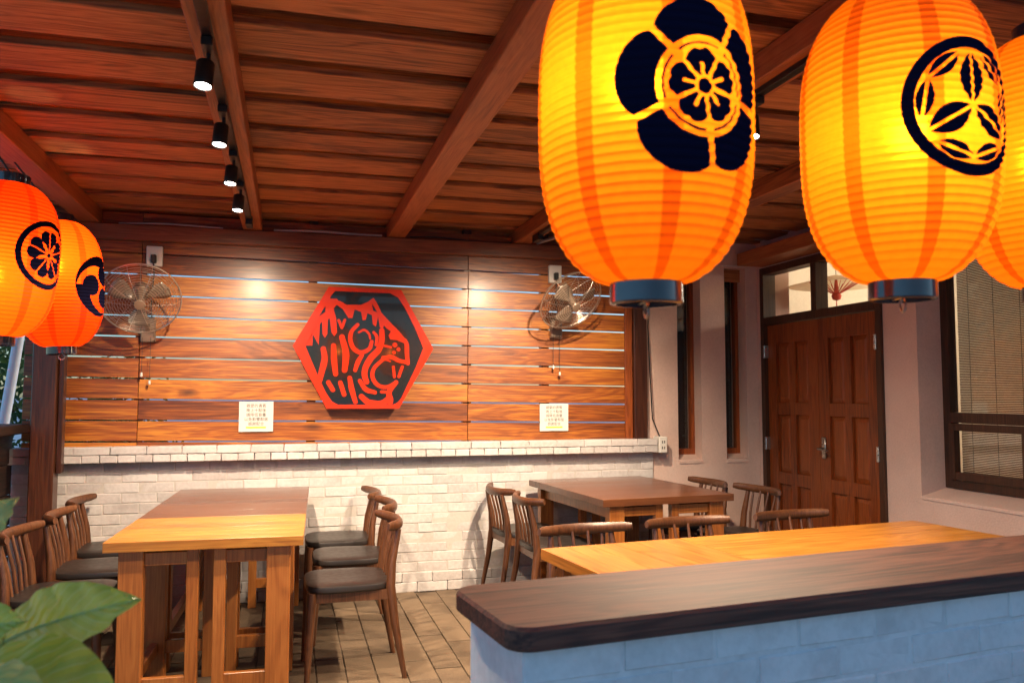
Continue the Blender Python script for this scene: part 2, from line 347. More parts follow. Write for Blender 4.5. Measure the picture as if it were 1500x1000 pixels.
# ------------------------------------------------------------------ posts and parapet on the left
pp = thing('timber_post', 'dark varnished timber post with a routed edge at the brick wall end', 'post', (-1.44, 5.62, 0))
MB().box((-.068, -.06, -.01), (.068, .06, 2.5), .006).build('shaft', 'post_wood', pp)
MB().box((.072, -.02, .9), (.10, .05, 2.5), .003).build('cover_strip', 'post_wood', pp)
pa = thing('parapet', 'low dark plank parapet with wide cap meeting the brick wall behind the timber post', 'parapet', (-1.70, 5.0, 0))
for k in range(6): MB().box((-.03, -1.6, k*.19+.002), (.03, .82, k*.19+.186), .004).build('plank', 'parapet_wood', pa)
MB().box((-.13, -1.62, 1.142), (.14, .78, 1.200), .008).build('cap', 'parapet_wood', pa)
wp = MB().tube([(-2.03, 6.35, -.04), (-1.71, 6.35, 2.6)], .034, 12).build('downpipe', 'white_paint', None, True)
tag(wp, 'leaning white pipe outside, seen between the parapet and the board wall', 'pipe')

# ------------------------------------------------------------------ roof: rafters, boards, wall beam
rf = thing('timber_roof', 'brown timber roof of wide boards on heavy rafters', 'roof', (0, 0, 0))
RAFT = [-1.272, -.258, .722, 1.66, 2.62]
for x in RAFT: MB().box((x-.0625, 1.25, 2.5), (x+.0625, D+.2, 2.602), .004).build('rafter', 'rafter_wood', rf)
cb = MB().box((-3.1, -.132, 0), (3.1, .132, .026), .003).mesh('ceiling_board'); cb.materials.append(M['ceil_board'])
for k in range(-4, 9):
    o = link('ceiling_board', cb, None, rf, (.95, 2.90+.38*k, 2.603+random.uniform(0, .003))); o.rotation_euler = (random.uniform(-.01, .01), 0, 0)
MB().box((-1.9, D+.105, 2.30), (3.7, D+.13, 2.734)).build('frieze_board', 'ceil_board', rf)
MB().box((-2.15, 1.22, 2.735), (4.05, D+.3, 2.77)).build('roof_deck', 'ceil_board', rf)
wb = tag(MB().box((-1.9, D-.06, 2.395), (3.2, D+.10, 2.498), .005).build('wall_beam', 'beam_wood'), 'long brown wall beam carrying the rafters above the board wall', 'beam')
fb = tag(MB().box((-2.0, 1.38, 2.42), (3.9, 1.52, 2.499), .005).build('front_beam', 'beam_wood'), 'front timber beam the round glowing lanterns hang from', 'beam')
sb_ = tag(MB().box((3.42, .8, 2.40), (3.655, D-.08, 2.498), .006).build('side_beam', 'rafter_wood'), 'wide brown beam running along the plaster wall above the door', 'beam')

# ------------------------------------------------------------------ plaster walls
def wall_cells(us, zs, holes, mapbox):
    b_ = MB()
    for i in range(len(us)-1):
        for j in range(len(zs)-1):
            uc, zc = (us[i]+us[i+1])/2, (zs[j]+zs[j+1])/2
            if any(h[0] < uc < h[1] and h[2] < zc < h[3] for h in holes): continue
            b_.box(*mapbox(us[i], us[i+1], zs[j], zs[j+1]))
    bm = bmesh.new(); me = bpy.data.meshes.new('t'); me.from_pydata(b_.v, [], b_.f); bm.from_mesh(me)
    bmesh.ops.remove_doubles(bm, verts=bm.verts, dist=1e-5)
    seen = {}
    for f in bm.faces: seen.setdefault(tuple(sorted(v.index for v in f.verts)), []).append(f)
    bmesh.ops.delete(bm, geom=[f for fs in seen.values() if len(fs) > 1 for f in fs], context='FACES')
    bmesh.ops.recalc_face_normals(bm, faces=bm.faces); bm.to_mesh(me); bm.free(); return me
S = 3.66
YP = 5.875
slits = [(2.945, 3.150, .875, 2.40), (3.365, 3.555, .875, 2.40)]
pb = thing('plaster_wall', 'pale plaster end wall with two tall slit windows beside the boards', 'wall', (0, 0, 0))
us = sorted({2.675, S+.25, *[q for s in slits for q in s[:2]]}); zs = [-.03, .875, 2.40, 2.62]
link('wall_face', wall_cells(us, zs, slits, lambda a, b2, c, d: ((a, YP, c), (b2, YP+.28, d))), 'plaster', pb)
for a, b2, c, d in slits:
    wf = MB()
    for q in ((a, .03), (b2-.03, .03)): wf.box((q[0], YP+.12, c+.03), (q[0]+q[1], YP+.17, d))
    wf.box((a+.0305, YP+.12, c+.03), (b2-.0305, YP+.17, c+.075)); wf.box((a+.0305, YP+.12, d-.05), (b2-.0305, YP+.17, d-.002))
    fo = wf.build('window_frame', 'door_wood', pb)
    MB().box((a+.03, YP+.143, c+.07), (b2-.03, YP+.147, d-.05)).build('pane', 'glass', fo)
    MB().box((a+.0, YP+.24, c), (b2, YP+.27, d)).build('dark_backing', 'dark_room', fo)
    v = [(a, YP-.008, c-.012), (b2, YP-.008, c-.012), (b2, YP+.12, c+.03), (a, YP+.12, c+.03), (a, YP-.008, c-.03), (b2, YP-.008, c-.03), (b2, YP+.12, c-.03), (a, YP+.12, c-.03)]
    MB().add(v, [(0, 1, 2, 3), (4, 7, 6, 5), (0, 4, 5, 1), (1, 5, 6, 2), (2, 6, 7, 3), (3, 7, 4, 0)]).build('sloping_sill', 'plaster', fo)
DY0, DY1, DZ = 4.42, 5.80, 2.39
VY0, VY1, VZ0, VZ1 = 2.85, 4.13, .78, 2.36
ps = thing('side_wall', 'plaster side wall with warm light in its colour, holding the double door and the blind window', 'wall', (0, 0, 0))
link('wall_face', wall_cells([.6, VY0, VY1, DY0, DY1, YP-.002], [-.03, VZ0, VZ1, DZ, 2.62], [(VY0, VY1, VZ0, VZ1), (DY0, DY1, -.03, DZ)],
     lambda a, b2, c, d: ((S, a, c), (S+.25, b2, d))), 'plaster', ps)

# ------------------------------------------------------------------ double door with transom
dr = thing('double_door', 'brown panelled double door under a two-pane glass transom', 'door', (S, 0, 0))
fz = 1.93
fr_ = MB()
fr_.box((-.02, DY1-.05, 0), (.09, DY1-.001, DZ-.001)).box((-.02, DY0+.001, 0), (.09, DY0+.05, DZ-.001))
fr_.box((-.018, DY0+.051, DZ-.055), (.09, DY1-.051, DZ-.001)).box((-.024, DY0+.051, fz), (.09, DY1-.051, fz+.06))
ym = (DY0+DY1)/2
fr_.box((-.016, ym-.03, fz+.061), (.085, ym+.03, DZ-.056))
fo = fr_.build('door_frame', 'door_frame', dr)
for a, b2 in ((DY0+.05, ym-.03), (ym+.03, DY1-.05)): MB().box((.03, a, fz+.06), (.035, b2, DZ-.055)).build('transom_pane', 'glass', dr)
for a, b2, hinge in ((DY0+.054, ym-.002, 0), (ym+.002, DY1-.054, 1)):
    lf = thing('door_leaf', None, None); del lf
    W = b2-a; st = .115
    st_b = MB()
    xs0, xs1 = .01, .05
    st_b.box((xs0, a, .01), (xs1, a+st, fz-.004)).box((xs0, b2-st, .01), (xs1, b2, fz-.004))
    cm = (a+b2)/2
    zz = [.01, .20, .70, .79, 1.23, 1.32, 1.78, fz-.004]
    for r0, r1 in ((0, 1), (2, 3), (4, 5), (6, 7)): st_b.box((xs0+.002, a+st+.0005, zz[r0]), (xs1, b2-st-.0005, zz[r1]))
    for r0, r1 in ((1, 2), (3, 4), (5, 6)): st_b.box((xs0+.001, cm-.035, zz[r0]+.0005), (xs1, cm+.035, zz[r1]-.0005))
    leaf = st_b.build('door_leaf', 'door_wood', dr)
    for r0, r1 in ((1, 2), (3, 4), (5, 6)):
        for y0, y1 in ((a+st, cm-.035), (cm+.035, b2-st)):
            z0, z1 = zz[r0], zz[r1]; e = .035
            v = [(xs0+.022, y0, z0), (xs0+.022, y1, z0), (xs0+.022, y1, z1), (xs0+.022, y0, z1), (xs0+.010, y0+e, z0+e), (xs0+.010, y1-e, z0+e), (xs0+.010, y1-e, z1-e), (xs0+.010, y0+e, z1-e)]
            MB().add(v, [(4, 5, 6, 7), (0, 1, 5, 4), (1, 2, 6, 5), (2, 3, 7, 6), (3, 0, 4, 7)]).build('panel', 'door_wood', leaf)
    for zh in (.3, 1.0, 1.72):
        yh = a-.002 if hinge == 0 else b2+.002
        MB().box((-.028, yh-.011, zh-.05), (.012, yh+.011, zh+.05), .003).build('hinge', 'chrome', leaf)
    if hinge == 0:
        hd = MB().box((-.004, b2-.075, .93), (.009, b2-.035, 1.08), .003)
        hd.tube([(-.002, b2-.055, 1.0), (-.05, b2-.055, 1.0), (-.055, b2-.075, 1.0), (-.055, b2-.17, .995)], [.009, .009, .01, .008], 8)
        hd.build('handle', 'chrome', leaf, True)

# ------------------------------------------------------------------ window with bamboo blinds
wx = S+.175
wd = thing('casement_window', 'dark framed window with bamboo blinds, awning sash below', 'window', (wx, 0, 0))
wf = MB()
WB = VZ0+.045
wf.box((0, VY0, WB), (.06, VY0+.05, VZ1)).box((0, VY1-.055, WB), (.06, VY1, VZ1)).box((.0, 3.46, WB+.051), (.06, 3.52, VZ1-.051))
wf.box((-.004, VY0+.0505, WB), (.06, VY1-.0555, WB+.05)).box((-.004, VY0+.0505, VZ1-.05), (.06, VY1-.0555, VZ1))
for a, b2 in ((VY0+.0505, 3.4595), (3.5205, VY1-.0555)): wf.box((-.008, a, 1.215), (.06, b2, 1.275))
wfo = wf.build('window_frame', 'door_frame', wd)
for a, b2 in ((VY0+.05, 3.46), (3.52, VY1-.055)):
    sb = MB().box((-.022, a+.004, WB+.055), (.02, a+.044, 1.21)).box((-.022, b2-.044, WB+.055), (.02, b2-.004, 1.21)).box((-.02, a+.0445, WB+.055), (.02, b2-.0445, WB+.098)).box((-.02, a+.0445, 1.168), (.02, b2-.0445, 1.21))
    so_ = sb.build('awning_sash', 'door_frame', wd)
    MB().box((.0, a+.04, WB+.09), (.004, b2-.04, 1.175)).build('pane', 'glass', so_)
    MB().box((.02, a, 1.27), (.024, b2, VZ1-.045)).build('pane', 'glass', wfo)
    bl = MB(); zz_ = WB+.06
    while zz_ < VZ1-.06:
        bl.box((.088+random.uniform(-.001, .001), a-.02, zz_), (.092, b2+.01, zz_+.0072)); zz_ += .0098
    tag(bl.build('bamboo_blind', 'bamboo', wd), kind='stuff')
    cd = MB()
    for q in (.12, .3, .48): cd.tube([(.085, a+q, WB+.05), (.085, a+q, VZ1-.05)], .0018, 5)
    cd.build('blind_cord', 'cable_black', wd)
v = [(S-.006, VY0, VZ0-.004), (S-.006, VY1, VZ0-.004), (wx+.02, VY1, VZ0+.044), (wx+.02, VY0, VZ0+.044)]
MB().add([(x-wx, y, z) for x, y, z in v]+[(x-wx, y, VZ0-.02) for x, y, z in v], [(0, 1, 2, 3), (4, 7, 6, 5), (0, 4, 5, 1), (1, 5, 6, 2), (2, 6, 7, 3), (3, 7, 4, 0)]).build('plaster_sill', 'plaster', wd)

# ------------------------------------------------------------------ room behind the door
rm = thing('lit_room', 'pale lit room seen through the transom glass above the door', 'room', (0, 0, 0))
b_ = MB().box((S+.26, 6.6, -.02), (7.2, 6.7, 2.9)).box((7.2, .6, -.02), (7.3, 6.7, 2.9)).box((S+.26, .5, -.02), (7.3, .59, 2.9))
b_.build('room_walls', 'room_wall', rm); MB().box((S+.255, .5, 2.9), (7.3, 6.7, 3.0)).build('room_ceiling', 'room_wall', rm)
MB().box((S+.25, .5, 2.62), (S+.30, 6.7, 2.9)).build('lintel', 'room_wall', rm)
MB().box((S+.25, .5, -.04), (7.3, 6.7, -.021)).build('room_floor', 'ceil_board', rm)
pc = at(1225, 424, 6.55)
pr = thing('paper_parasol', 'open cream paper parasol with red hub hanging in the lit room', 'parasol', pc)
Rp, hp_, nr = .37, .12, 28
v = [(0, 0, hp_)]+[(Rp*math.cos(2*math.pi*k/nr), Rp*math.sin(2*math.pi*k/nr), 0.03) for k in range(nr)]
MB().add(v, [(0, 1+k, 1+(k+1) % nr) for k in range(nr)]).build('canopy', 'parasol_paper', pr)
for k in range(nr):
    A = 2*math.pi*k/nr; MB().tube([(.02*math.cos(A), .02*math.sin(A), -.04), (Rp*.55*math.cos(A), Rp*.55*math.sin(A), .068)], .0025, 4).build('rib', 'hub_red', pr)
MB().lathe([(.0, -.09), (.03, -.08), (.04, -.05), (.02, -.02), (.008, .1)], 14).build('hub', 'hub_red', pr, True)
MB().tube([(0, 0, -.08), (0, 0, -.34)], [.004, .010], 6).build('tassel', 'hub_red', pr)
MB().tube([(0, 0, .1), (0, 0, 2.9-pc.z)], .003, 5).build('hanging_cord', 'cable_black', pr)
gl_ = thing('globe_lamp', 'round glowing ceiling lamp inside the lit room', 'lamp', (5.2, 5.0, 2.6))
MB().lathe([(.03, .3), (.03, .12), (.09, .09), (.12, .0), (.09, -.09), (.02, -.12)], 20).build('globe', 'bulb_glow', gl_, True)
pl_ = bpy.data.lights.new('globe_light', 'POINT'); pl_.energy = 26; pl_.color = (1, .86, .66); pl_.shadow_soft_size = .13
q = bpy.data.objects.new('globe_light', pl_); col.objects.link(q); q.parent = gl_; q.location = (0, 0, -.28)

# ------------------------------------------------------------------ foreground counter
CA = R(6.6)
ct = thing('counter', 'white painted brick counter with thick dark wooden cap, rounded corner', 'counter', (.40, 1.475, 0), CA)
CH, CT, CD, CL, rc = .95, .046, .375, 3.4, .055
def rounded(x0, y0, x1, y1, r, n=6):
    P = []
    for cx, cy_, a0 in ((x1, y0, None), (x1, y1, None), (x0+r, y1-r, 90), (x0+r, y0+r, 180)):
        if a0 is None: P.append((cx, cy_))
        else: P += [(cx+r*math.cos(R(a0+90*k/n)), cy_+r*math.sin(R(a0+90*k/n))) for k in range(n+1)]
    return P
prof = [(0, .006), (.0, 0), (.0, 1), (.0, 1)]
top = rounded(0, 0, CL, CD, rc); ins = rounded(.006, .006, CL-.006, CD-.006, rc-.005)
n_ = len(top); v = [(x, y, CH-CT) for x, y in ins]+[(x, y, CH-CT+.006) for x, y in top]+[(x, y, CH-.007) for x, y in top]+[(x, y, CH) for x, y in ins]
f = [tuple(range(n_))[::-1], tuple(3*n_+k for k in range(n_))]+[(j*n_+k, j*n_+(k+1) % n_, (j+1)*n_+(k+1) % n_, (j+1)*n_+k) for j in range(3) for k in range(n_)]
MB().add(v, f).build('cap', 'counter_wood', ct)
MB().box((.036, .0345, -.03), (CL-.05, CD-.04, CH-CT+.002)).build('core', 'counter_paint', ct)
for k in range(12):
    zc = CH-CT-.0365-k*.073
    if k < 6:
        x = .034-(.108 if k % 2 else 0)
        while x < CL-.06:
            a, b2 = max(x, .034), min(x+.216, CL-.05)
            if b2-a > .03: link('brick', brick(b2-a-.005, .067, .008, 1, random.randrange(3)), None, ct, ((a+b2)/2, .04+random.uniform(-.002, .002), zc))
            x += .216

# ------------------------------------------------------------------ tables
def make_table(label, wx_, ly, loc, rz, mat, split=.16, axis='X', h=.765):
    t = thing('dining_table', label, 'table', loc, rz)
    tt = .042; x0, x1, y0, y1 = -wx_/2, wx_/2, -ly/2, ly/2
    # top made of glued staves
    nst = 6 if axis == 'X' else 6
    me = {}
    for k in range(nst):
        if axis == 'X': a, b2 = y0+ly*k/nst, y0+ly*(k+1)/nst; bb = ((x0, a+.0002, h-tt), (x1, b2-.0002, h))
        else: a, b2 = x0+wx_*k/nst, x0+wx_*(k+1)/nst; bb = ((a+.0002, y0, h-tt), (b2-.0002, y1, h))
        MB().box(*bb, .0008).build('top_stave', mat, t)
    lw, ld = .100, .062
    ix = .055; iy = .03
    for sy in (-1, 1):
        for sx in (-1, 1):
            xa = sx*(wx_/2-ix-lw/2); ya = sy*(ly/2-iy-ld/2)
            MB().box((xa-lw/2, ya-ld/2, 0), (xa+lw/2, ya+ld/2, h-tt-.001), .003).build('leg', 'table_leg', t)
            xm = sx*.055
            MB().box((xm-.025, ya-.022, 0), (xm+.025, ya+.022, h-tt-.001), .002).build('middle_post', 'table_leg', t)
            lo, hi = sorted((xa-sx*(lw/2-.001), xm+sx*.024))
            for z0, z1 in ((.655, .71), (.125, .185)):
                MB().box((lo, ya-.016, z0), (hi, ya+.016, z1), .002).build('rail', 'table_leg', t)
    for sx in (-1, 1):
        xa = sx*(wx_/2-ix-lw/2)
        for z0, z1 in ((.64, .715), (.13, .18)):
            MB().box((xa-.018, y0+iy+ld-.001, z0), (xa+.018, y1-iy-ld+.001, z1), .002).build('side_rail', 'table_leg', t)
    return t
A1 = R(-2.0)
def rot(o, a, p): return (o[0]+p[0]*math.cos(a)-p[1]*math.sin(a), o[1]+p[0]*math.sin(a)+p[1]*math.cos(a), 0)
o1 = (-.333, 3.765)                                    # middle of the front edge of the left tables
make_table('short orange wooden table with slatted legs, its end free of chairs', .81, .685, rot(o1, A1, (0, .3425)), A1, 'table_wood')
make_table('long wooden table pushed end-on against the brick wall between six chairs', .81, 1.30, rot(o1, A1, (0, .689+.65)), A1, 'table_dark', axis='X')
A2 = R(4.5); o2 = (2.14, 5.79)
make_table('dark wooden table by the slit windows with four chairs', .90, 1.22, rot(o2, A2, (0, -.61)), A2, 'table_dark', axis='X')
A3 = R(6.5); o3 = (.985, 3.185)                        # back left corner of the counter tables
make_table('short wooden table behind the counter, joined to a longer one', .645, .80, rot(o3, A3, (.3225, -.40)), A3, 'table_wood_long', axis='Y')
make_table('long orange wooden table behind the counter reaching toward the plaster wall', 1.35, .80, rot(o3, A3, (.648+.675, -.40)), A3, 'table_wood')

# ------------------------------------------------------------------ chairs (built facing +X)
def make_chair():
    t = thing('dining_chair', 'x', 'chair')
    # padded seat
    P = []
    nx = 24
    for k in range(nx):
        A = 2*math.pi*k/nx; c_, s_ = math.cos(A), math.sin(A)
        ex = .5
        x = .215*math.copysign(abs(c_)**ex, c_); y = .215*math.copysign(abs(s_)**ex, s_)*(1+.06*x/.215)
        P.append((x, y))
    v = []
    rings = [(.97, .428), (1.0, .436), (1.0, .452), (.985, .460), (.93, .465), (.6, .466), (.25, .463)]
    for sc_, z in rings: v += [(x*sc_, y*sc_, z) for x, y in P]
    f = [tuple(range(nx))[::-1], tuple((len(rings)-1)*nx+k for k in range(nx))]+[(j*nx+k, j*nx+(k+1) % nx, (j+1)*nx+(k+1) % nx, (j+1)*nx+k) for j in range(len(rings)-1) for k in range(nx)]
    MB().add(v, f).build('seat', 'leather', t, True)
    ap = MB()
    ap.box((-.185, -.19, .382), (.185, -.168, .430)).box((-.185, .168, .382), (.185, .19, .430)).box((.167, -.166, .384), (.189, .166, .430)).box((-.197, -.166, .384), (-.175, .166, .430))
    ap.build('seat_frame', 'chair_wood', t)
    for s in (-1, 1):
        MB().tube([(.205, s*.205, 0), (.190, s*.188, .30), (.183, s*.18, .43)], [.013, .022, .024], 10).build('front_leg', 'chair_wood', t, True)
        MB().tube([(-.262, s*.205, 0), (-.215, s*.188, .26), (-.192, s*.18, .44), (-.200, s*.172, .56), (-.232, s*.162, .715)], [.012, .020, .0235, .020, .014], 10).build('back_leg', 'chair_wood', t, True)
    for k, (b0, b1) in enumerate(((-.095, -.118), (-.032, -.042), (.032, .042), (.095, .118))):
        MB().tube([(-.186, b0, .425), (-.205, (b0+b1)/2, .57), (-.244, b1, .72)], [.0095, .0085, .0075], 8).build('spindle', 'chair_wood', t, True)
    N = 17; pts = []; rad = []
    for k in range(N):
        u = -1+2*k/(N-1); a = abs(u)
        pts.append((-.256+.088*a**2.2, u*.247, .728+.012*a**2)); e = max(0, 1-a**6)
        th = .014+.008*(1-abs(a-.55)); ht = .029-.006*a
        if k in (0, N-1): th *= .7; ht *= .75
        rad.append((th*.85, ht))
    MB().tube(pts, rad, 12).build('top_rail', 'chair_wood', t, True)
    return t
proto = make_chair()
# x, y of the top rail's middle, facing angle, label
spots = [
    (-1.262, 5.52, 0, 'dining chair by the timber post, tucked under the long table next to the brick'),
    (-1.235, 4.93, 2, 'middle dining chair of the three on the timber-post side of the six-chair tables'),
    (-1.265, 4.36, -2, 'dining chair behind the big green leaf, beside the short orange table'),
    (.585, 5.52, 180, 'dining chair next to the brick wall on the open-floor side of the long table'),
    (.615, 4.93, 179, 'middle dining chair of the three along the open floor at the six-chair tables'),
    (.560, 4.30, 181, 'dining chair on open floor beside the short orange table, black seat fully visible'),
    (1.345, 5.50, 4, 'dining chair nearest the brick, on the hexagon sign side of the dark table'),
    (1.385, 4.96, 2, 'dining chair with open slanting spindles at the front corner of the dark table'),
    (3.07, 5.52, 184, 'dining chair under the slit windows, partly hidden by the dark table'),
    (3.17, 5.02, 186, 'dining chair between the dark table and the brown double door'),
    (1.375, 3.82, -84, 'dining chair at the short table behind the counter'),
    (1.955, 3.90, -84, 'dining chair behind the counter facing the seam of the two joined tables'),
    (2.60, 3.97, -83, 'dining chair at the long counter table, in front of the double door'),
]
for i, (x, y, a, lab) in enumerate(spots):
    o = proto if i == 0 else copy_tree(proto)
    A = R(a); o.location = (x+.256*math.cos(A), y+.256*math.sin(A), 0); o.rotation_euler = (0, 0, A)
    tag(o, lab, 'chair', 'spindle back dining chairs')

# ------------------------------------------------------------------ lanterns
LH, LR, LE = .61, .192, .062
def lrad(t): return LE+(LR-LE)*max(0, 1-abs(t)**3.0)**.60
NR = 38
def lr_full(z):                                       # z from the middle
    t = max(-1, min(1, z/(LH/2))); ph = (z+LH/2)/LH*NR
    return lrad(t)+.0032*abs(math.sin(math.pi*ph))-.001
shade_mesh = {}
def lantern_shade(mat):
    if mat not in shade_mesh:
        nz, na = NR*8, 96
        prof = [(lr_full(-LH/2+LH*k/nz), -LH/2+LH*k/nz) for k in range(nz+1)]
        me = MB().lathe(prof, na, caps=False).mesh('paper_shade'); me.shade_smooth(); me.materials.append(M[mat]); shade_mesh[mat] = me
    return shade_mesh[mat]
def crest_mask(kind, u, v):
    r = np.hypot(u, v); th = np.arctan2(v, u)
    if kind == 'flower':                               # five-lobed flower with an inner flower
        t0 = R(98); k5 = np.mod(th-t0+R(36), R(72))-R(36)
        lobe = .80+.22*np.sqrt(np.maximum(0, np.cos(k5*2.5)))
        gapd = r*np.abs(np.sin(R(36)-np.abs(k5)))
        outer = (r < lobe) & (r > .57) & (gapd > .035)
        ring = (r > .475) & (r < .505) & (gapd > .05)
        t1 = t0+R(36)*0; k2 = k5
        fl_ = .30+.14*np.sqrt(np.maximum(0, np.cos(k2*2.5)))-.03*np.exp(-(k2/.10)**2)
        g2 = r*np.abs(np.sin(R(36)-np.abs(k2)))
        stam = (r*np.abs(np.sin(k2)) < .022) & (r > .10) & (r < .27)
        inner = (r < fl_) & (r > .125) & (g2 > .022) & ~stam
        return outer | ring | inner | (r < .088)
    if kind == 'leaves':
        m = (r > .83) & (r < 1.0)
        def lens(p0, p1, w):
            d = np.array(p1)-np.array(p0); L = np.hypot(*d); d /= L
            s = (u-p0[0])*d[0]+(v-p0[1])*d[1]; q = -(u-p0[0])*d[1]+(v-p0[1])*d[0]
            e = w*np.sin(np.pi*np.clip(s/L, 0, 1))**.8
            return (s > 0) & (s < L) & (np.abs(q) < e) & (np.abs(q) > .022)
        P = lambda a, rr: (rr*math.cos(R(a)), rr*math.sin(R(a)))
        for a in (90, 210, 330): m |= lens(P(a, .03), P(a, .76), .20)
        for a in (30, 150, 270):
            for s in (-1, 1): m |= lens(P(a, .74), P(a+s*46, .77), .125)
        return m & (r < 1)
    if kind == 'clover':
        m = (r > .84) & (r < 1.0)
        k5 = np.mod(th-R(90)+R(36), R(72))-R(36)
        cx, cy_ = r*np.cos(k5), r*np.sin(k5)
        heart = ((np.hypot(cx-.50, np.abs(cy_)-.13) < .19) | ((cx > .12) & (cx < .5) & (np.abs(cy_) < .30*(cx-.08)/.42))) & (r < .76)
        return m | (heart & (np.abs(cy_) > .018)) | (r < .07)
    if kind == 'comma':
        m = np.zeros_like(u, bool)
        for a in (60, 180, 300):
            hx, hy = .42*math.cos(R(a)), .42*math.sin(R(a))
            m |= np.hypot(u-hx, v-hy) < .33
            ph = np.mod(th-R(a), 2*np.pi)
            m |= (ph < R(125)) & (r > .40+.55*(ph/R(125))**.8) & (r < .97)
        return m & (r < 1)
def crest_mesh(kind, Rc, a0, zc):
    n_ = 320; s = np.linspace(-1.02, 1.02, n_+1); c = (s[:-1]+s[1:])/2
    U, V = np.meshgrid(c, c, indexing='ij'); mk = crest_mask(kind, U, V)
    idx = -np.ones((n_+1, n_+1), int); vs_, fs = [], []
    def vid(i, j):
        if idx[i, j] < 0:
            z = zc+s[j]*Rc; A = a0+s[i]*Rc/LR; r_ = lr_full(z)+.0012
            idx[i, j] = len(vs_); vs_.append((r_*math.cos(A), r_*math.sin(A), z))
        return idx[i, j]
    for i, j in np.argwhere(mk): fs.append((vid(i, j), vid(i+1, j), vid(i+1, j+1), vid(i, j+1)))
    me = bpy.data.meshes.new('crest'); me.from_pydata(vs_, [], fs); me.shade_smooth(); me.materials.append(M['crest_print']); return me
def make_lantern(label, p, mat, ztop, crests, rz=0, bulb=(0, 0, 0), tilt=0, watt=None, grp=None, hang=0):
    bulb = tuple(Matrix.Rotation(-rz, 3, 'Z') @ Vector(bulb))
    t = thing('paper_lantern', label, 'lantern', p, rz, grp); t.rotation_euler = (0, tilt, rz)
    link('paper_shade', lantern_shade(mat), None, t)
    for s in (-1, 1):
        cl = MB().lathe([(LE-.006, s*(LH/2-.008)), (LE+.003, s*(LH/2-.008)), (LE+.004, s*(LH/2+.034)), (LE+.0, s*(LH/2+.037)), (LE-.007, s*(LH/2+.037)), (LE-.008, s*(LH/2-.006))], 40, caps=False)
        cl.build('collar', 'collar', t, True)
        br = MB().tube([(-LE+.003, 0, s*(LH/2+.03)), (LE-.003, 0, s*(LH/2+.03))], .0025, 6).tube([(0, -LE+.003, s*(LH/2+.028)), (0, LE-.003, s*(LH/2+.028))], .0025, 6)
        br.build('wire_brace', 'chrome', t)
    zr = -(LH/2+.03)
    MB().tube([(.014*math.cos(2*math.pi*k/16), 0, zr-.017+.014*math.sin(2*math.pi*k/16)) for k in range(16)], .0028, 6, closed=True).build('wire_loop', 'chrome', t, True)
    MB().tube([(0, 0, LH/2+.03), (hang*math.cos(rz), -hang*math.sin(rz), ztop-p[2])], .004, 6).build('hanging_cable', 'cable_black', t)
    MB().lathe([(.004, .11), (.014, .10), (.016, .055), (.013, .05)], 12, c=bulb).build('lamp_holder', 'black_metal', t, True)
    MB().tube([(bulb[0], bulb[1], bulb[2]+.10), (0, 0, LH/2+.03)], .003, 6).build('inner_cord', 'cable_black', t)
    pl2 = bpy.data.lights.new('bulb_light', 'POINT'); pl2.energy = watt or BULB_W; pl2.color = BULB_COL; pl2.shadow_soft_size = .032
    q = bpy.data.objects.new('bulb_light', pl2); col.objects.link(q); q.parent = t; q.location = bulb
    for kind, Rc, a0, zc in crests: link('crest', crest_mesh(kind, Rc, a0-rz, zc), None, t)
    return t
def facing(p): return math.atan2(-p[1], -p[0])        # angle on the lantern that looks at the camera
p = at(944, 180, 1.50); p1 = (p.x, p.y, 1.884)
make_lantern('glowing orange lantern with five-petal flower crest above the counter corner', p1, 'lantern_paper', 2.42, [('flower', .146, facing(p1)+R(30), -.008)], bulb=(-.03, -.04, .03), rz=facing(p1)+R(14))
p = at(1315, 207, 1.72); p2 = (p.x, p.y, 1.917)
make_lantern('glowing orange lantern with ringed leaf crest, second above the counter', p2, 'lantern_paper', 2.42, [('leaves', .134, facing(p2)+R(42), .005)], bulb=(-.02, -.06, -.02), rz=facing(p2)+R(20))
p = at(1535, 237, 2.0); p3 = (p.x, p.y, 1.945)
make_lantern('glowing orange lantern without visible crest in front of the blind window', p3, 'lantern_paper', 2.42, [], bulb=(0, 0, .0))
p = at(6, 378, 3.25); p4 = (p.x, p.y, 1.915)
make_lantern('red orange lantern with ringed clover crest, beside the comma lantern', p4, 'lantern_paper_red', 2.53, [('clover', .135, facing(p4)+R(50), .02)], bulb=(-.03, -.05, -.07), tilt=R(3), watt=5.5, hang=-.20)
p = at(88, 414, 3.98); p5 = (p.x, p.y, 1.915)
make_lantern('orange lantern with black comma swirl crest over the timber post', p5, 'lantern_paper_red', 2.53, [('comma', .150, facing(p5)+R(62), -.02)], bulb=(-.02, -.05, .08), tilt=R(-3), watt=5.5, hang=-.20)

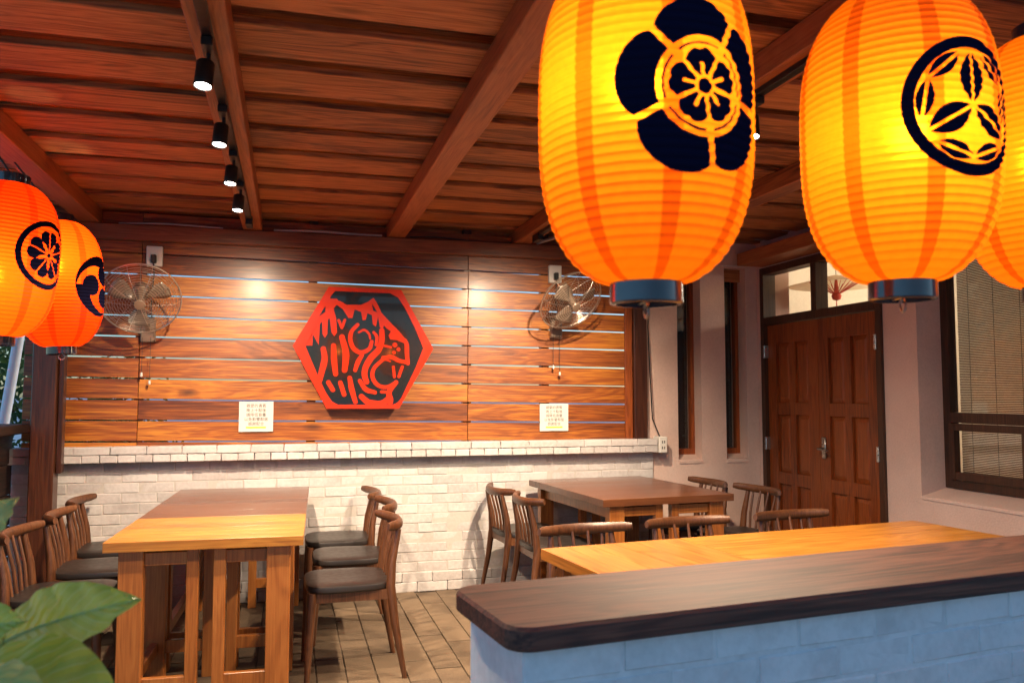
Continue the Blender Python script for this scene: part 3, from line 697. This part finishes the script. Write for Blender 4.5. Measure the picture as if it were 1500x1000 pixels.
# ------------------------------------------------------------------ lighting tracks and spotlights
for x, lab in ((-.262, 'black lighting track under the rafter above the six-chair tables'), (1.655, 'black lighting track under the rafter behind the flower lantern')):
    tr_ = thing('lighting_track', lab, 'light track', (x, 0, 2.5))
    MB().box((-.017, 1.7, -.022), (.017, 5.35, .001), .002).build('rail', 'black_metal', tr_)
    MB().box((-.02, 5.33, -.055), (.02, 5.47, -.002), .003).build('end_feed', 'black_metal', tr_)
def make_spot():
    t = thing('track_spotlight', 'x', 'spotlight')
    MB().box((-.018, -.055, -.05), (.018, .055, -.021), .003).build('adaptor', 'black_metal', t)
    MB().tube([(0, .02, -.05), (0, .02, -.075), (-.004, .01, -.10)], .007, 8).build('stem', 'black_metal', t, True)
    hd = thing('hd', None, None); bpy.data.objects.remove(hd)
    mt = Matrix.Translation((-.006, 0, -.085)) @ Matrix.Rotation(R(-9), 4, 'X') @ Matrix.Rotation(R(4), 4, 'Y')
    hs = MB().lathe([(.0, 0), (.025, 0), (.028, -.004), (.028, -.080), (.026, -.084), (.025, -.077), (.0, -.076)], 24, caps=False).xf(mt).build('housing', 'black_metal', t, True)
    MB().lathe([(.0, -.0775), (.0235, -.0775), (.0235, -.0805), (.0, -.0815)], 20, caps=False).xf(mt).build('lens', 'spot_lens', t, True)
    return t
sp0 = make_spot()
k_i = 0
ys = [2.66, 3.28, 3.88, 4.44]
names = ['largest', 'second', 'third', 'last']
for tx, tn in ((-.262, 'six-chair tables'), (1.655, 'dark table')):
    for j, y in enumerate(ys):
        o = sp0 if k_i == 0 else copy_tree(sp0); k_i += 1
        o.location = (tx, y, 2.5); o.rotation_euler = (0, 0, 0)
        nth = ['fourth', 'third', 'second', 'first'][j]
        tag(o, f'lit black cylinder spotlight, {nth} from the wall beam, on the track above the {tn}', 'spotlight', 'track spotlights')
        s_ = bpy.data.lights.new('spot_beam', 'SPOT'); s_.energy = SPOT_W*([1.25, 1.25, 1.0, 3.8] if tx < 0 else [1.45, 1.35, 1.0, 4.4])[j]; s_.color = SPOT_COL; s_.spot_size = R(([128, 128, 130, 104] if tx < 0 else [166, 166, 150, 104])[j]); s_.spot_blend = [.8, .8, .9, 1.0][j]; s_.shadow_soft_size = .022
        q = bpy.data.objects.new('spot_beam', s_); col.objects.link(q); q.parent = o
        mt = Matrix.Translation((-.006, 0, -.085)) @ Matrix.Rotation(R(-9), 4, 'X') @ Matrix.Rotation(R(4), 4, 'Y') @ Matrix.Translation((0, 0, -.096))
        q.matrix_local = mt @ Matrix.Rotation(R([11, 13, 24, 55][j]), 4, 'X')

# ------------------------------------------------------------------ hexagonal tiger sign
hx = thing('hexagon_sign', 'red hexagon sign with a roaring striped animal head cut in black', 'sign', (0, D, 0))
def zp(x, y):                                        # zoomed picture units -> metres on the sign
    X, Y = 400+x/4.346, 390+y/4.346
    d = fw+rt*((X-750)/F)-up*((Y-500)/F); t = (D-.07)/d.y
    return (d.x*t, H+d.z*t)
def on_sign(dy): return lambda q: Vector((q[0], dy-q[2], q[1]))
hexo = [(125, 505), (355, 130), (815, 150), (1020, 525), (800, 905), (340, 905)]
inner = [(395, 158), (745, 172), (795, 200), (838, 265), (905, 400), (955, 520), (905, 648), (815, 838), (790, 868), (760, 880), (415, 880), (375, 860), (335, 800), (290, 705), (205, 505), (300, 330), (372, 185)]
pth = lambda L: [zp(*q) for q in L]
MB_ = poly_mesh([pth(hexo)], .018, on_sign(-.060), 'backplate'); link('backplate', MB_, 'sign_black', hx)
link('red_frame', poly_mesh([pth(hexo), pth(inner)], .006, on_sign(-.0725), 'red_frame'), 'sign_red', hx)
def stroke(pts, w, n=8):
    P = [Vector(q) for q in pts]
    # smooth by Catmull-Rom
    if len(P) > 2:
        Q = []
        E = [2*P[0]-P[1]]+P+[2*P[-1]-P[-2]]
        for i in range(1, len(E)-2):
            for k in range(6):
                t = k/6; a, b2, c, d = E[i-1], E[i], E[i+1], E[i+2]
                Q.append(.5*((2*b2)+(c-a)*t+(2*a-5*b2+4*c-d)*t*t+(3*b2-a-3*c+d)*t**3))
        Q.append(P[-1]); P = Q
    L, Rr = [], []
    N = len(P)
    for i, q in enumerate(P):
        t = (P[min(i+1, N-1)]-P[max(i-1, 0)]).normalized(); nn = Vector((-t.y, t.x))
        ww = w/2*(1-.18*abs(2*i/(N-1)-1)); L.append(q+nn*ww); Rr.append(q-nn*ww)
    t1 = (P[-1]-P[-2]).normalized(); t0 = (P[0]-P[1]).normalized(); r_ = w/2*.82
    def cap(c, t): 
        nn = Vector((-t.y, t.x)); return [c+nn*r_*math.cos(A)+t*r_*math.sin(A) for A in [math.pi*k/n for k in range(1, n)]]
    return [tuple(q) for q in L+cap(P[-1], t1)+Rr[::-1]+cap(P[0], t0)]
def circ(x, y, r): return [(x+r*math.cos(2*math.pi*k/14), y+r*math.sin(2*math.pi*k/14)) for k in range(14)]
red_shapes = [
    [(205, 505), (300, 330), (350, 205), (405, 205), (430, 235), (400, 250), (385, 270), (402, 330), (408, 420), (390, 445), (372, 420), (360, 330), (350, 340), (345, 430), (330, 455), (315, 430), (312, 350), (298, 370), (290, 500), (270, 530), (250, 505), (252, 430), (225, 440), (215, 470)],
    [(345, 205), (430, 222), (470, 245), (560, 245), (605, 225), (640, 200), (665, 240), (690, 295), (740, 350), (800, 410), (842, 462), (832, 490), (790, 470), (745, 466), (735, 440), (750, 415), (722, 395), (705, 375), (700, 395), (680, 390), (668, 320), (655, 385), (635, 370), (628, 310), (600, 300), (590, 340), (570, 345), (560, 290), (520, 275), (505, 330), (480, 330), (445, 275), (400, 240)],
]
strokes = [([(320, 525), (328, 590), (312, 660), (296, 725)], 42), ([(385, 505), (388, 590), (398, 685)], 40), ([(438, 450), (462, 540), (462, 600), (455, 660)], 44),
    ([(418, 345), (438, 390)], 24), ([(456, 342), (442, 385)], 22), ([(538, 372), (500, 415), (492, 470), (515, 525), (560, 548), (612, 525), (628, 480)], 30),
    ([(522, 660), (540, 610), (566, 565)], 32), ([(595, 735), (582, 690), (590, 640), (625, 580), (672, 530), (692, 470), (692, 410)], 42),
    ([(352, 738), (380, 785)], 36), ([(428, 740), (452, 815)], 36), ([(488, 710), (500, 780), (524, 862)], 36), ([(552, 728), (590, 782), (648, 802)], 32),
    ([(562, 828), (610, 866), (690, 872), (742, 835)], 42), ([(700, 582), (755, 578), (800, 600), (858, 612)], 30), ([(858, 618), (852, 560), (850, 500), (838, 470)], 30),
    ([(700, 592), (645, 645), (632, 700), (662, 752), (722, 768), (782, 738)], 28), ([(765, 640), (772, 702)], 24), ([(822, 640), (800, 702)], 24),
    ([(782, 738), (738, 800), (748, 850), (742, 882)], 36), ([(690, 798), (735, 800)], 24), ([(705, 505), (750, 515)], 18), ([(692, 600), (720, 596), (745, 605)], 12),
    ([(545, 420), (580, 405), (610, 430), (618, 460)], 16), ([(640, 420), (660, 450), (655, 500)], 22)]
for k, P in enumerate(red_shapes): link('red_shape', poly_mesh([pth(P)], .004, on_sign(-.0702-.0006*k), 'red_shape'), 'sign_red', hx)
for k, (P, w_) in enumerate(strokes): link('red_stripe', poly_mesh([pth(stroke(P, w_))], .004, on_sign(-.0711-.0001*k), 'red_stripe'), 'sign_red', hx)
for c in ((775, 500, 16), (798, 528, 13), (770, 548, 12)): link('red_dot', poly_mesh([pth(circ(*c))], .004, on_sign(-.071), 'red_dot'), 'sign_red', hx)
link('black_ear', poly_mesh([pth([(332, 255), (330, 290), (292, 318)])], .003, on_sign(-.0775), 'black_ear'), 'sign_black', hx)
link('black_ear', poly_mesh([pth([(630, 240), (662, 292), (638, 282)])], .003, on_sign(-.0760), 'black_ear'), 'sign_black', hx)
MB().box((.34, -.052, 1.36), (.36, .02, 2.02)).box((.60, -.052, 1.36), (.62, .02, 2.02)).build('spacer', 'black_metal', hx)

# ------------------------------------------------------------------ printed notices
def text_mesh(body, size):
    cu = bpy.data.curves.new('tmp', 'FONT'); cu.body = body; cu.size = size; cu.align_x = 'CENTER'; cu.align_y = 'CENTER'
    o = bpy.data.objects.new('tmp', cu); col.objects.link(o); dg = bpy.context.evaluated_depsgraph_get()
    me = bpy.data.meshes.new_from_object(o.evaluated_get(dg)); bpy.data.objects.remove(o); me.materials.clear(); return me
lines = ['親愛的貴賓', '晚上十點後', '請降低音量', '以免影響鄰居', '感謝配合']
for cx, cz, lab in ((-.213, 1.232, 'white square notice on the boards between the red tinted fan and hexagon sign'), (1.918, 1.212, 'white square notice on the boards below the tilted fan')):
    t = thing('paper_notice', lab, 'notice', (cx, D+.012, cz))
    MB().box((-.112, -.0045, -.102), (.112, .0, .102), .0006).build('sheet', 'paper_white', t)
    for k, s in enumerate(lines):
        me = text_mesh(s, .026)
        for q in me.vertices: q.co = Vector((q.co.x, -.0052, .072-k*.0305+q.co.y))
        link('text_line', me, 'ink', t)
    MB().box((-.065, -.0055, -.079), (.065, -.0047, -.068)).build('highlight_bar', 'yellow_ink', t)

# ------------------------------------------------------------------ wall fans, sockets
def make_fan(label, loc, aim, sock):
    t = thing('wall_fan', label, 'fan', loc, 0)
    a = Vector(aim).normalized(); q = a.to_track_quat('Z', 'Y').to_matrix().to_4x4()
    def place(b_): return b_.xf(q)
    Rf = .24
    def ring(b_, r, z, w_, n=40): b_.tube([(r*math.cos(2*math.pi*k/n), r*math.sin(2*math.pi*k/n), z) for k in range(n)], w_, 5, closed=True)
    fc = MB()
    def zf(r): return .085*math.sqrt(max(0, 1-(r/Rf)**2))**.8
    for r in np.linspace(.05, Rf-.012, 13): ring(fc, r, zf(r), .0011)
    for k in range(10):
        A = 2*math.pi*k/10; fc.tube([(r*math.cos(A), r*math.sin(A), zf(r)+.001) for r in np.linspace(.03, Rf, 8)], .0014, 5)
    place(fc).build('front_cage', 'cage', t)
    bc = MB()
    for r in np.linspace(.07, Rf-.012, 10): ring(bc, r, -.8*zf(r), .0011)
    for k in range(10):
        A = 2*math.pi*(k+.5)/10; bc.tube([(r*math.cos(A), r*math.sin(A), -.8*zf(r)-.001) for r in np.linspace(.05, Rf, 8)], .0014, 5)
    place(bc).build('back_cage', 'cage', t)
    rm_ = MB(); ring(rm_, Rf, 0, .005, 56); place(rm_).build('rim', 'cage', t, True)
    place(MB().lathe([(0, .088), (.03, .086), (.036, .078), (.03, .072)], 20)).build('badge', 'fan_body', t, True)
    for k in range(3):
        A0 = 2*math.pi*k/3+.5; v = []; f = []
        for i in range(7):
            r = .03+.155*i/6; wd_ = (.25+.62*math.sin(math.pi*min(1, i/6*.62+.12)))
            for j in range(5):
                u = (j/4-.5)*wd_; v.append((r*math.cos(A0+u), r*math.sin(A0+u), .03*(j/4-.5)+.015))
        for i in range(6):
            for j in range(4): f.append((i*5+j, i*5+j+1, (i+1)*5+j+1, (i+1)*5+j))
        o = place(MB().add(v, f)).build('blade', 'fan_blade', t, True)
        sm = o.modifiers.new('thickness', 'SOLIDIFY'); sm.thickness = .003
    place(MB().lathe([(0, -.15), (.035, -.148), (.052, -.13), (.055, -.07), (.04, -.055), (.02, .06), (0, .062)], 24, caps=False)).build('motor', 'fan_body', t, True)
    mpos = a*(-.13)
    wall_y = D+.018-loc[1]
    MB().tube([mpos, mpos+Vector((0, .03, -.10)), (0, wall_y-.05, -.17), (0, wall_y-.01, -.17)], [.017, .015, .018, .02], 10).build('arm', 'fan_body', t, True)
    MB().box((-.045, wall_y-.045, -.25), (.045, wall_y-.002, -.09), .006).build('wall_bracket', 'fan_body', t)
    for dx, dz in ((-.03, -.45), (.02, -.50)):
        cd = MB().tube([(dx, wall_y-.05, -.22), (dx, wall_y-.052, dz)], .0016, 5).build('pull_cord', 'cable_black', t)
        MB().lathe([(0, .016), (.007, .012), (.008, -.010), (.0, -.016)], 10, c=(dx, wall_y-.052, dz-.014)).build('cord_bead', 'white_plastic', cd, True)
    sx, sz = sock
    dx, dz = sx-loc[0], sz-loc[2]
    MB().tube([(dx, wall_y-.055, dz-.03), (dx+.004, wall_y-.045, dz-.12), (dx*.6, wall_y-.035, (dz-.2)*.6), (.02, wall_y-.03, -.10)], .004, 6).build('power_cord', 'cable_black', t, True)
    MB().box((dx-.016, wall_y-.07, dz-.035), (dx+.016, wall_y-.030, dz+.02), .005).build('plug', 'cable_black', t)
    return t
make_fan('round wire-caged wall fan tinted red beside the lanterns', (-.905, 5.50, 1.975), (.10, -.80, -.55), (-.88, 2.285))
make_fan('round wire-caged wall fan tilted down beside the flower lantern', (1.93, 5.50, 2.05), (.22, -.68, -.62), (1.925, 2.275))
for x, z, lab in ((-.88, 2.295, 'white socket box above the red tinted fan'), (1.925, 2.283, 'white socket box above the tilted fan')):
    t = thing('socket_box', lab, 'socket', (x, D+.018, z))
    MB().box((-.05, -.034, -.062), (.05, .0, .072), .005).build('housing', 'white_plastic', t)
    MB().box((-.03, -.037, -.028), (.03, -.033, .026), .002).build('face_plate', 'paper_white', t)
t = thing('ledge_socket', 'white double socket at the plaster-wall end of the brick ledge', 'socket', (2.762, D-.055, 1.0))
MB().box((-.034, -.035, -.062), (.034, .08, .062), .006).build('housing', 'white_plastic', t)
for dz in (-.022, .022):
    MB().box((-.012, -.0375, dz-.010), (-.006, -.0345, dz+.010)).build('slot', 'cable_black', t); MB().box((.006, -.0375, dz-.010), (.012, -.0345, dz+.010)).build('slot', 'cable_black', t)
tag(MB().tube([(2.75, D-.05, 1.06), (2.70, D-.03, 1.2), (2.69, D-.02, 1.5), (2.675, D-.02, 1.9), (2.69, D-.02, 2.40)], .005, 6).build('socket_cable', 'cable_black', None, True), 'black cable running up the corner from the ledge socket', 'cable')
tag(MB().tube([(x, D-.03+.015*math.sin(x*3), 2.508+.006*math.sin(x*7+1)) for x in np.linspace(-1.1, -.45, 10)], .006, 6).build('beam_cable', 'pipe_grey', None, True), 'thin pale cable lying on the wall beam near the red tinted fan', 'cable')
tag(MB().tube([(x, D-.035, 2.512+.004*math.sin(x*9)) for x in np.linspace(-.12, .62, 10)], .009, 6).build('beam_conduit', 'pipe_grey', None, True), 'pale conduit lying on the wall beam above the hexagon sign', 'conduit')
tag(MB().tube([(x, D-.03+.012*math.sin(x*5), 2.508+.008*math.sin(x*8)) for x in np.linspace(.82, 1.58, 14)], .006, 6).build('loose_cable', 'cable_black', None, True), 'loose dark cable on the wall beam between two rafters', 'cable')
tag(MB().tube([(1.78, D-.02, 2.515), (1.95, D-.3, 2.55), (2.2, D-.9, 2.57)], .012, 8).build('roof_conduit', 'pipe_grey', None, True), 'pale conduit bending from the wall beam behind the flower lantern', 'conduit')
tag(MB().tube([(2.75, YP-.01, 2.435), (3.1, YP-.01, 2.42), (3.5, YP-.012, 2.415), (S-.02, YP-.05, 2.42), (S-.012, 5.3, 2.425), (S-.012, 4.6, 2.42), (S-.012, 3.6, 2.43)], .005, 6).build('wall_cable', 'white_plastic', None, True), 'thin painted cable running along the plaster above the door', 'cable')

# ------------------------------------------------------------------ big-leaved plant in the foreground
def leaf_mesh(base, tip, width, normal, droop=.03, fold=.25, nl=22, nw=12, wave=.004):
    base, tip = Vector(base), Vector(tip); ax = tip-base; L = ax.length; t = ax/L
    nrm = Vector(normal); nrm = (nrm-t*nrm.dot(t)).normalized(); sd_ = t.cross(nrm)
    v = []; f = []
    for i in range(nl+1):
        s = i/nl; wd_ = width/2*(math.sin(math.pi*s**.8)**.75 if 0 < s < 1 else 0)
        if s > .8: wd_ *= 1-.25*((s-.8)/.2)
        c = base+ax*s+nrm*(-droop*(s-.35)**2*4+droop*.5)
        for j in range(nw+1):
            u = -1+2*j/nw
            lift = fold*abs(u)*wd_-.10*wd_*u*u+wave*math.sin(s*34+abs(u)*3.0)*abs(u)+.35*wave*math.cos(s*75-abs(u)*9)
            v.append(c+sd_*u*wd_+nrm*lift)
    for i in range(nl):
        for j in range(nw): f.append((i*(nw+1)+j, i*(nw+1)+j+1, (i+1)*(nw+1)+j+1, (i+1)*(nw+1)+j))
    rib = [base+ax*(i/nl)+nrm*(-droop*(i/nl-.35)**2*4+droop*.5-.001) for i in range(nl+1)]
    uvw = [(i/nl, -1+2*j/nw, 0) for i in range(nl+1) for j in range(nw+1)]
    return v, f, rib, uvw
pt = thing('potted_plant', 'broad-leaved green plant beside the short orange table', 'plant', (-.72, .98, 0))
off = Vector((-.72, .98, 0))
MB().lathe([(.0, 0), (.13, 0), (.17, .34), (.185, .36), (.165, .36), (.16, .32), (.0, .32)], 28, caps=False).build('pot', 'pot', pt, True)
MB().lathe([(.0, .325), (.158, .325)], 24, caps=False).build('soil', 'soil', pt)
LV = [
    (at(5, 940, 1.30), at(190, 873, 1.26), .115, (-.15, -.9, .5), 'leaf', .02, .18),
    (at(-70, 1000, 1.12), at(168, 1050, 1.04), .185, (.05, -.85, .75), 'leaf', .03, -.06),
    (at(-75, 1000, 1.02), at(60, 1060, .95), .11, (.1, -.6, .9), 'leaf_pale', .02, .1),
    (at(-45, 810, 1.28), at(14, 727, 1.30), .06, (-.2, -.9, .2), 'leaf_pale', .02, .25),
    (at(-60, 935, 1.24), at(22, 905, 1.20), .085, (.1, -.8, .5), 'leaf', .015, .3),
    (at(-120, 900, 1.2), at(-190, 780, 1.25), .16, (.3, -.8, .5), 'leaf', .03, .2),
]
for bs, tp, wd_, nm, mt_, dp, fo_ in LV:
    v, f, rib, uvw = leaf_mesh(bs, tp, wd_, nm, dp, fo_)
    lo = MB().add([p-off for p in v], f).build('leaf', mt_, pt, True); lo.data.shade_smooth()
    at_ = lo.data.attributes.new('leaf_grid', 'FLOAT_VECTOR', 'POINT'); at_.data.foreach_set('vector', [q for p_ in uvw for q in p_])
    MB().tube([p-off for p in rib], [.0035*(1-.8*k/len(rib)) for k in range(len(rib))], 6).build('midrib', 'leaf_pale', lo, True)
    b0 = bs-off; MB().tube([(random.uniform(-.03, .03), random.uniform(-.03, .03), .32), (b0*.35)+Vector((0, 0, .33)), b0*.75+Vector((0, 0, .16)), b0], [.011, .009, .007, .005], 8).build('stalk', 'leaf', pt, True)

# ------------------------------------------------------------------ greenery outside
def tree(label, loc, h, rx, nleaf, seed):
    rg = np.random.default_rng(seed); t = thing('garden_tree', label, 'tree', loc)
    tk = MB().tube([(0, 0, -.05), (.05, .02, h*.35), (-.03, .05, h*.7)], [.09, .07, .04], 8)
    for k in range(6):
        A = k*1.05; tk.tube([(0, 0, h*(.3+.06*k)), (rx*.6*math.cos(A), rx*.6*math.sin(A), h*(.5+.07*k))], [.035, .012], 6)
    tk.build('trunk', 'post_wood', t, True)
    v = []; f = []
    cl = [(rg.normal(0, rx*.45), rg.normal(0, rx*.45), h*(.2+.8*rg.random())) for _ in range(40)]
    for i in range(nleaf):
        c = cl[i % 40]; p = Vector(c)+Vector(rg.normal(0, rx*.16, 3)); d = Vector(rg.normal(0, 1, 3)).normalized(); e = d.orthogonal().normalized()*.02; d *= .05
        o = len(v); v += [p-d, p+e, p+d, p-e]; f.append((o, o+1, o+2, o+3))
    me = bpy.data.meshes.new('crown'); me.from_pydata(v, [], f); link('crown', me, 'tree_leaf', t)
tree('leafy green tree outside, seen over the plank parapet', (-3.2, 9.2, 0), 2.6, 1.1, 9000, 3)
tree('smaller green shrub outside behind the board gaps', (-1.6, 9.0, 0), 1.25, .6, 4000, 5)
